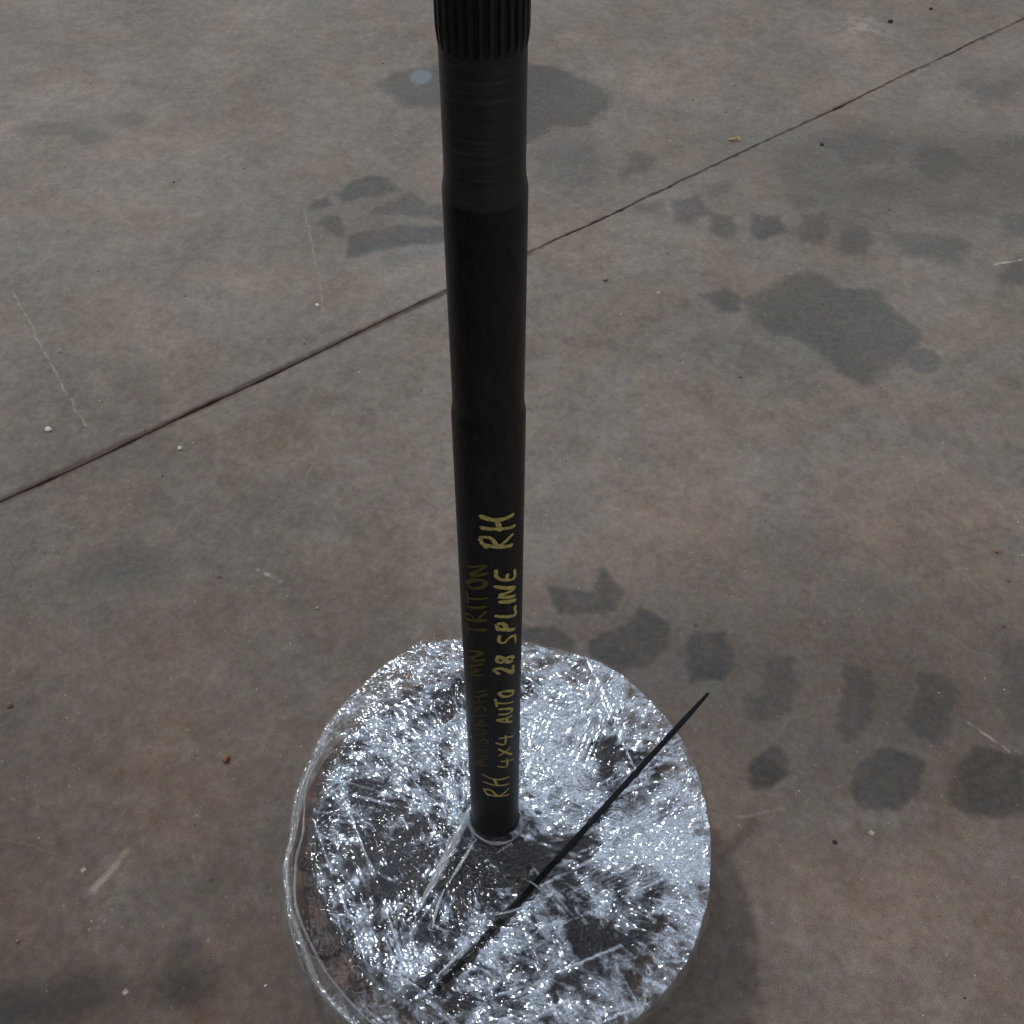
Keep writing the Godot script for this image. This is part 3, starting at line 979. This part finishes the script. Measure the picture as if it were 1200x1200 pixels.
func build_film() -> void:
	crease.resize(FN * FN)
	haze.resize(FN * FN)
	calm.resize(FN * FN)
	# broad milky and clear places: x, z, radius, amount
	for b in [[0.045, -0.072, 0.045, 0.5], [0.035, -0.02, 0.025, 0.2], [-0.075, -0.065, 0.04, 0.22], [0.07, -0.01, 0.035, 0.18], [0.115, 0.015, 0.035, 0.30], [-0.1, 0.05, 0.03, 0.12], [0.02, 0.1, 0.04, 0.22], [0.12, 0.06, 0.04, 0.16], [-0.03, -0.02, 0.03, 0.08], [-0.02, -0.14, 0.03, 0.12],
			[-0.012, 0.034, 0.022, -0.6], [0.02, 0.028, 0.018, -0.4], [0.085, 0.088, 0.013, -0.2], [0.055, 0.07, 0.014, -0.35], [0.075, -0.06, 0.012, -0.15], [-0.06, 0.03, 0.018, -0.3], [-0.035, -0.1, 0.02, -0.22], [-0.07, 0.02, 0.03, -0.15], [0.075, 0.075, 0.02, -0.12], [0.085, -0.055, 0.02, -0.2], [-0.055, 0.06, 0.025, -0.14], [0.05, 0.045, 0.016, -0.15], [-0.03, 0.085, 0.02, -0.12]]:
		var cx: float = b[0] / FSTEP + FN / 2.0
		var cz: float = b[1] / FSTEP + FN / 2.0
		var rr: float = b[2] / FSTEP
		for j in range(maxi(0, int(cz - rr * 2)), mini(FN, int(cz + rr * 2))):
			for i in range(maxi(0, int(cx - rr * 2)), mini(FN, int(cx + rr * 2))):
				haze[j * FN + i] += b[3] * exp(-(pow((i - cx) / rr, 2.0) + pow((j - cz) / rr, 2.0)) * 1.2)
	# pulled taut: x, z, length, width, bearing
	for b in [[0.055, -0.085, 0.055, 0.030, -0.75], [0.065, -0.022, 0.060, 0.016, 0.30], [-0.085, -0.045, 0.050, 0.014, -0.45], [-0.035, 0.045, 0.045, 0.016, 2.05], [0.05, 0.095, 0.06, 0.014, -0.55], [-0.02, -0.115, 0.03, 0.014, 0.3], [-0.085, 0.045, 0.03, 0.018, 1.2], [0.11, 0.05, 0.03, 0.014, -0.6]]:
		for j in FN:
			var pz: float = (j - FN / 2.0) * FSTEP - b[1]
			if absf(pz) > b[2] * 1.6:
				continue
			for i in FN:
				var p := Vector2((i - FN / 2.0) * FSTEP - b[0], pz).rotated(-b[4])
				var e: float = p.x * p.x / (b[2] * b[2]) + p.y * p.y / (b[3] * b[3])
				if e < 2.5:
					calm[j * FN + i] = maxf(calm[j * FN + i], exp(-e * e))
	# wraps of film laid over each other: each pass is a strip with a crisp edge
	for b in [[0.02, -0.043, 0.10, -0.010, 0.030, 0.16], [-0.04, 0.10, 0.14, 0.01, 0.016, 0.2], [0.085, -0.14, 0.03, -0.06, 0.03, 0.18], [-0.13, -0.03, 0.02, -0.085, 0.016, 0.16], [-0.125, -0.02, -0.06, 0.12, 0.013, 0.12], [-0.05, -0.15, 0.15, 0.05, 0.014, 0.10], [-0.02, 0.15, 0.13, 0.09, 0.02, 0.12], [0.10, -0.12, 0.155, 0.05, 0.02, 0.12]]:
		strip(Vector2(b[0], b[1]), Vector2(b[2], b[3]), b[4], b[5])
	# long pulled folds
	fold(-0.042, 0.1245, 0.036, 0.0370, 0.0026, 0.0, -1.6)
	fold(0.018, -0.045, 0.10, -0.012, 0.0012, 0.0011, 0.35)
	fold(0.018, -0.040, 0.085, -0.002, 0.0009, 0.0008, 0.25)
	fold(0.02, -0.035, 0.13, 0.02, 0.0008, 0.0006, 0.2)
	fold(-0.13, -0.02, -0.03, -0.075, 0.0009, 0.0008, 0.2)
	fold(-0.12, -0.005, 0.0, -0.07, 0.0007, 0.0006, 0.15)
	fold(0.145, 0.01, 0.03, 0.06, 0.0009, 0.0008, 0.2)
	fold(0.15, 0.025, 0.02, 0.085, 0.0008, 0.0007, 0.2)
	fold(-0.126, -0.03, -0.07, 0.02, 0.0007, 0.0007, 0.15)
	fold(-0.115, 0.0, -0.05, 0.09, 0.0009, 0.0005, 0.12)
	for k in 16:                                       # fan pulled towards the far right rim
		var s := k / 15.0
		fold(0.085 + 0.02 * s, -0.142 + 0.012 * s, lerpf(0.01, 0.075, s) + rng.randf_range(-0.01, 0.01), lerpf(-0.08, -0.03, s), rng.randf_range(0.0006, 0.0012), rng.randf_range(0.0003, 0.0008), rng.randf_range(0.08, 0.28))
	for k in 14:                                       # fan at the right-hand rim
		var p := Vector2(0.148, 0.0) + Vector2(rng.randf_range(-0.02, 0.0), rng.randf_range(-0.03, 0.05))
		var q := p + Vector2(-0.85, 0.52).rotated(rng.randf_range(-0.2, 0.2)) * rng.randf_range(0.02, 0.06)
		fold(p.x, p.y, q.x, q.y, rng.randf_range(0.0005, 0.0010), rng.randf_range(0.0004, 0.0008), 0.2)
	for k in 75:                                       # tension lines running out from the shaft
		var a := rng.randf() * TAU
		var r0 := rng.randf_range(0.02, 0.06)
		var r1 := r0 + rng.randf_range(0.03, 0.085)
		var b := a + rng.randf_range(-0.12, 0.12)
		fold(cos(a) * r0, sin(a) * r0, cos(b) * r1, sin(b) * r1, rng.randf_range(0.0006, 0.0014), rng.randf_range(0.0003, 0.0009), rng.randf_range(0.05, 0.35))
	# thousands of short creases, running mostly down to the right
	var way := FastNoiseLite.new()
	way.seed = 40
	way.frequency = 9.0
	var dense := FastNoiseLite.new()
	dense.seed = 91
	dense.frequency = 20.0
	dense.fractal_octaves = 2
	for k in 14500:
		var p := Vector2.from_angle(rng.randf() * TAU) * 0.166 * sqrt(rng.randf())
		if dense.get_noise_2d(p.x, p.y) * 1.2 + 0.25 < rng.randf_range(-0.35, 0.35) and rng.randf() < 0.65:
			continue
		if rng.randf() < 0.78 * calm[clampi(int(p.y / FSTEP + FN / 2.0), 0, FN - 1) * FN + clampi(int(p.x / FSTEP + FN / 2.0), 0, FN - 1)]:
			continue
		var bend := 0.55 + way.get_noise_2d(p.x, p.y) * 1.5
		if p.x > 0.06 and p.y < 0.05:
			bend -= 0.9
		var u := rng.randf()
		var d := Vector2.from_angle(bend + rng.randfn(0.0, 0.42))
		var w := rng.randf_range(0.0006, 0.0011)
		if u < 0.24:                                     # long thin pulls
			d *= rng.randf_range(0.008, 0.022)
			w = rng.randf_range(0.0008, 0.0017)
		elif u < 0.55:
			d *= rng.randf_range(0.0035, 0.008)
			w = rng.randf_range(0.0008, 0.0015)
		else:
			d *= rng.randf_range(0.0018, 0.0040)
		fold(p.x - d.x, p.y - d.y, p.x + d.x, p.y + d.y, w, w * rng.randf_range(0.18, 0.6) * (1.0 if rng.randf() < 0.7 else -1.0), rng.randf_range(0.0, 0.26) if rng.randf() < 0.5 else 0.0)
	var t := thing("stretch_film_wrap", "crinkled clear stretch film wrapped tightly round the round flange at the shaft's foot", "plastic film")
	put("milky_layer", sheet(0.0, 1700, 0.00042, 200, true, 1.0), M.milky, t)
	put("clear_layer", sheet(0.0016, 1000, 0.0007, 300, false, 0.8), M.clear, t)
	strands(t)


func strands(t: Node3D) -> void:
	# twisted ropes of film pulled down from the foot of the shaft
	for s in [[Vector3(-0.0150, 0.016, -0.010), Vector3(-0.028, 0.010, 0.020), Vector3(-0.052, 0.0045, 0.066), 0.0034], [Vector3(-0.013, 0.006, 0.014), Vector3(-0.023, 0.005, 0.031), Vector3(-0.031, 0.004, 0.045), 0.0013], [Vector3(-0.034, 0.004, 0.05), Vector3(-0.039, 0.0045, 0.062), Vector3(-0.041, 0.004, 0.077), 0.0012], [Vector3(0.001, 0.004, 0.024), Vector3(0.006, 0.0045, 0.021), Vector3(0.012, 0.004, 0.016), 0.0009], [Vector3(-0.040, 0.004, -0.078), Vector3(-0.029, 0.006, -0.086), Vector3(-0.018, 0.005, -0.094), 0.0020], [Vector3(-0.036, 0.0046, 0.108), Vector3(-0.024, 0.0056, 0.097), Vector3(-0.011, 0.0046, 0.081), 0.0012], [Vector3(0.0, 0.0045, 0.068), Vector3(0.014, 0.0058, 0.066), Vector3(0.030, 0.0045, 0.058), 0.0009], [Vector3(0.022, 0.0046, 0.043), Vector3(0.030, 0.0060, 0.047), Vector3(0.036, 0.0046, 0.054), 0.0008], [Vector3(-0.041, 0.004, 0.028), Vector3(-0.0385, 0.005, 0.035), Vector3(-0.036, 0.004, 0.043), 0.0026]]:
		var pts := PackedVector3Array()
		var rad := PackedFloat32Array()
		for k in 33:
			var u := k / 32.0
			var p: Vector3 = s[0] * (1.0 - u) * (1.0 - u) + s[1] * 2.0 * u * (1.0 - u) + s[2] * u * u
			p += Vector3(rng.randf_range(-1, 1), 0.3 * rng.randf_range(-1, 1), rng.randf_range(-1, 1)) * s[3] * 0.12
			pts.append(p + Vector3(0, TOP, 0))
			rad.append(s[3] * (0.35 + 0.65 * sin(clampf(u, 0.04, 0.96) * PI)) * rng.randf_range(0.85, 1.15))
		put("film_strand", tube(pts, rad, 10, 0.7), M.strand, t)
	# loose film rolled up along the left and near rim
	for c in 3:
		var pts := PackedVector3Array()
		var rad := PackedFloat32Array()
		var a0: float = [1.75, 1.95, 2.5][c]
		var a1: float = [4.45, 3.9, 4.75][c]
		for k in 121:
			var u := k / 120.0
			var a := lerpf(a0, a1, u)
			var r: float = rim(wrapf(a, -PI, PI)) + [-0.0022, -0.0085, 0.0005][c] + 0.0012 * sin(a * 9.0 + c * 2.0)
			pts.append(Vector3(cos(a) * r, [0.0675, 0.0745, 0.0610][c] + 0.0015 * sin(a * 7.0 + c), sin(a) * r))
			rad.append([0.0024, 0.0012, 0.0016][c] * (0.15 + 0.85 * sqrt(sin(PI * clampf(u, 0.01, 0.99)))) * rng.randf_range(0.8, 1.2))
		put("film_roll", tube(pts, rad, 10), M.roll, t)
	# the collar of bunched film round the foot of the shaft
	for c in 1:
		var pts := PackedVector3Array()
		var rad := PackedFloat32Array()
		for k in 61:
			var a := TAU * k / 60.0
			var r := 0.0195 + 0.0016 * c + 0.0012 * sin(a * 2.0 + c * 2.0)
			pts.append(Vector3(cos(a) * r, TOP + 0.0085 - 0.0022 * c + 0.0025 * sin(a + c * 1.7), sin(a) * r))
			rad.append(0.0011 + 0.0005 * sin(a * 5.0 + c))
		put("film_collar", tube(pts, rad, 8), M.strand, t)


# ------------------------------------------------------------------ cable tie and litter

func build_tie() -> void:
	var t := thing("cable_tie", "black plastic cable tie lying across the wrapped flange, pointed tail past the rim", "cable tie")
	var line := [Vector3(-0.0372, 0.0021, 0.1178), Vector3(0.0012, 0.0022, 0.0752), Vector3(0.0455, 0.0030, 0.0261), Vector3(0.0868, 0.0055, -0.0197), Vector3(0.1402, 0.0072, -0.0790), Vector3(0.1648, 0.0072, -0.1068)]
	var curve := Curve3D.new()
	for k in line.size():
		var d: Vector3 = (line[mini(k + 1, line.size() - 1)] - line[maxi(k - 1, 0)]) / 6.0
		curve.add_point(line[k] + Vector3(0, TOP, 0), -d, d)
	var length := curve.get_baked_length()
	var pos := PackedVector3Array()
	var n := 90
	for j in n + 1:
		var s := length * j / n
		var p := curve.sample_baked(s, true)
		var q := curve.sample_baked(minf(s + 0.002, length), true)
		var o := curve.sample_baked(maxf(s - 0.002, 0.0), true)
		var tan_ := (q - o).normalized()
		var side := tan_.cross(Vector3.UP).normalized()
		var up := side.cross(tan_)
		var w := 0.0021
		var left := length - s
		if left < 0.035:
			w = lerpf(0.0010, w, left / 0.035)
		var h := 0.0008
		for c in [[-1.0, -0.6], [-1.0, 0.6], [-0.8, 1.0], [0.8, 1.0], [1.0, 0.6], [1.0, -0.6], [0.8, -1.0], [-0.8, -1.0]]:
			pos.append(p + side * w * c[0] + up * h * c[1])
	put("strap", grid_mesh(pos, 8, n + 1, true), M.tie, t)
	# fine ratchet teeth along the upper face
	var st := SurfaceTool.new()
	st.begin(Mesh.PRIMITIVE_TRIANGLES)
	st.set_smooth_group(-1)
	for k in 110:
		var s := 0.004 + k * 0.0014
		var p := curve.sample_baked(s, true)
		var tan_ := (curve.sample_baked(s + 0.001, true) - p).normalized()
		var side := tan_.cross(Vector3.UP).normalized() * 0.0015
		var up := side.cross(tan_).normalized()
		var b := p + up * 0.00079
		var a0 := b - side
		var a1 := b + side
		var c0 := a0 + tan_ * 0.0009
		var c1 := a1 + tan_ * 0.0009
		var e0 := a0 + up * 0.0003
		var e1 := a1 + up * 0.0003
		for v in [e0, e1, c1, e0, c1, c0, a0, a1, e1, a0, e1, e0]:
			st.add_vertex(v)
	st.generate_normals()
	var teeth := put("ratchet_teeth", st.commit(), M.tie, t)
	teeth.set_meta("kind", "stuff")


func pebble(size: Vector3, seed_: int) -> ArrayMesh:
	var n := FastNoiseLite.new()
	n.seed = seed_
	n.frequency = 0.9
	var pos := PackedVector3Array()
	for j in 8:
		var b := PI * (j + 0.02) / 7.04
		for i in 12:
			var a := TAU * i / 12
			var v := Vector3(sin(b) * cos(a), cos(b), sin(b) * sin(a))
			v *= 0.8 + 0.45 * n.get_noise_3dv(v)
			pos.append(v * size)
	return grid_mesh(pos, 12, 8, true)


func build_debris() -> void:
	var white := mat(Color(0.62, 0.60, 0.55), 0.8)
	var grey := mat(Color(0.20, 0.19, 0.18), 0.85)
	var dark := mat(Color(0.02, 0.018, 0.017), 0.8)
	var brown := mat(Color(0.22, 0.12, 0.07), 0.85)
	var k := 0
	for d in [
		["pebble", -0.4849, -0.4867, 0.0038, 0.0023, 0.0052, white, "larger white stone chip left of the shaft, above the floor joint's left end", "pebble"],
		["pebble", -0.3391, -0.46, 0.0028, 0.0021, 0.0034, white, "small round white pebble just below the joint, left of the shaft", "pebble"],
		["pebble", 0.123, -0.7554, 0.0042, 0.0026, 0.0038, grey, "grey pebble just right of the shaft, below the floor joint", "pebble"],
		["pebble", 0.6262, -1.4521, 0.0045, 0.0032, 0.0055, dark, "black grit lump near the pale chips at the floor's top right", "grit"],
		["pebble", 0.4457, -1.0707, 0.0032, 0.002, 0.0034, dark, "black crumb below the dark chip in the joint, right of the shaft", "grit"],
		["pebble", -0.2269, -0.0969, 0.0042, 0.0032, 0.0040, brown, "brown rusty crumb on the floor left of the wrapped flange", "crumb"],
		["pebble", -0.4228, -0.1472, 0.0035, 0.0025, 0.0033, brown, "reddish brown crumb at the picture's left edge", "crumb"],
		["pebble", 0.4828, -0.3272, 0.0025, 0.0018, 0.0025, brown, "small dark brown crumb at the right edge, above the tyre marks", "crumb"],
		["pebble", 0.269, -0.0275, 0.0020, 0.0015, 0.0020, dark, "tiny dark grain right of the flange's shadow", "grit"],
		["pebble", -0.2237, -0.7015, 0.0030, 0.0016, 0.0036, white, "pale chip on the floor between the shaft and the scratch, above the joint", "pebble"],
		["pebble", 0.705, -1.50, 0.0030, 0.002, 0.004, dark, "dark crumb at the upper right corner beyond the joint", "grit"],
	]:
		k += 1
		var o := put(d[0], pebble(Vector3(d[3], d[4], d[5]), k * 13), d[6])
		o.position = Vector3(d[1], d[4] * 0.55, d[2])
		o.rotation.y = k * 1.3
		tag(o, d[7], d[8])
	# a curl of straw-coloured wood
	var straw := mat(Color(0.45, 0.31, 0.12), 0.8)
	straw.cull_mode = BaseMaterial3D.CULL_DISABLED
	var chip := thing("wood_shaving", "straw-coloured wood shaving on the floor above the joint, right of the shaft", "wood shaving", Vector3(0.3194, 0.0, -1.085))
	for s in [[0.0, 0.3, 0.012], [0.008, 2.4, 0.009]]:
		var pts := PackedVector3Array()
		var rad := PackedFloat32Array()
		for i in 9:
			var u := i / 8.0
			pts.append(Vector3((u - 0.5) * s[2], 0.0016 + 0.003 * u * u, 0.004 * sin(u * 2.0)).rotated(Vector3.UP, s[1]) + Vector3(s[0], 0, s[0] * 0.5))
			rad.append(0.0022 * sin(PI * clampf(u, 0.06, 0.94)))
		put("curl", tube(pts, rad, 6, 0.3), straw, chip)
	# loose grit nobody could count
	var mm := MultiMesh.new()
	mm.transform_format = MultiMesh.TRANSFORM_3D
	mm.use_colors = true
	mm.mesh = pebble(Vector3(1, 0.7, 1.2), 5)
	mm.instance_count = 900
	for i in 900:
		var s := rng.randf_range(0.0003, 0.0009) * (1.0 + pow(rng.randf(), 10.0))
		var at := Vector3(rng.randf_range(-0.95, 0.95), s * 0.4, rng.randf_range(-1.65, 0.3))
		mm.set_instance_transform(i, Transform3D(Basis.from_euler(Vector3(0, rng.randf() * TAU, 0)).scaled(Vector3.ONE * s), at))
		var u := rng.randf()
		var v := rng.randf_range(0.3, 0.6)
		mm.set_instance_color(i, Color(v, v * 0.97, v * 0.9) if u < 0.45 else (Color(0.03, 0.026, 0.024) if u < 0.8 else Color(0.25, 0.13, 0.07)))
	var gm := mat(Color(1, 1, 1), 0.85)
	gm.vertex_color_use_as_albedo = true
	var grit := MultiMeshInstance3D.new()
	grit.name = "loose_grit"
	grit.multimesh = mm
	grit.material_override = gm
	add_child(grit)
	tag(grit, "fine loose grit scattered over the concrete floor", "grit")
	grit.set_meta("kind", "stuff")
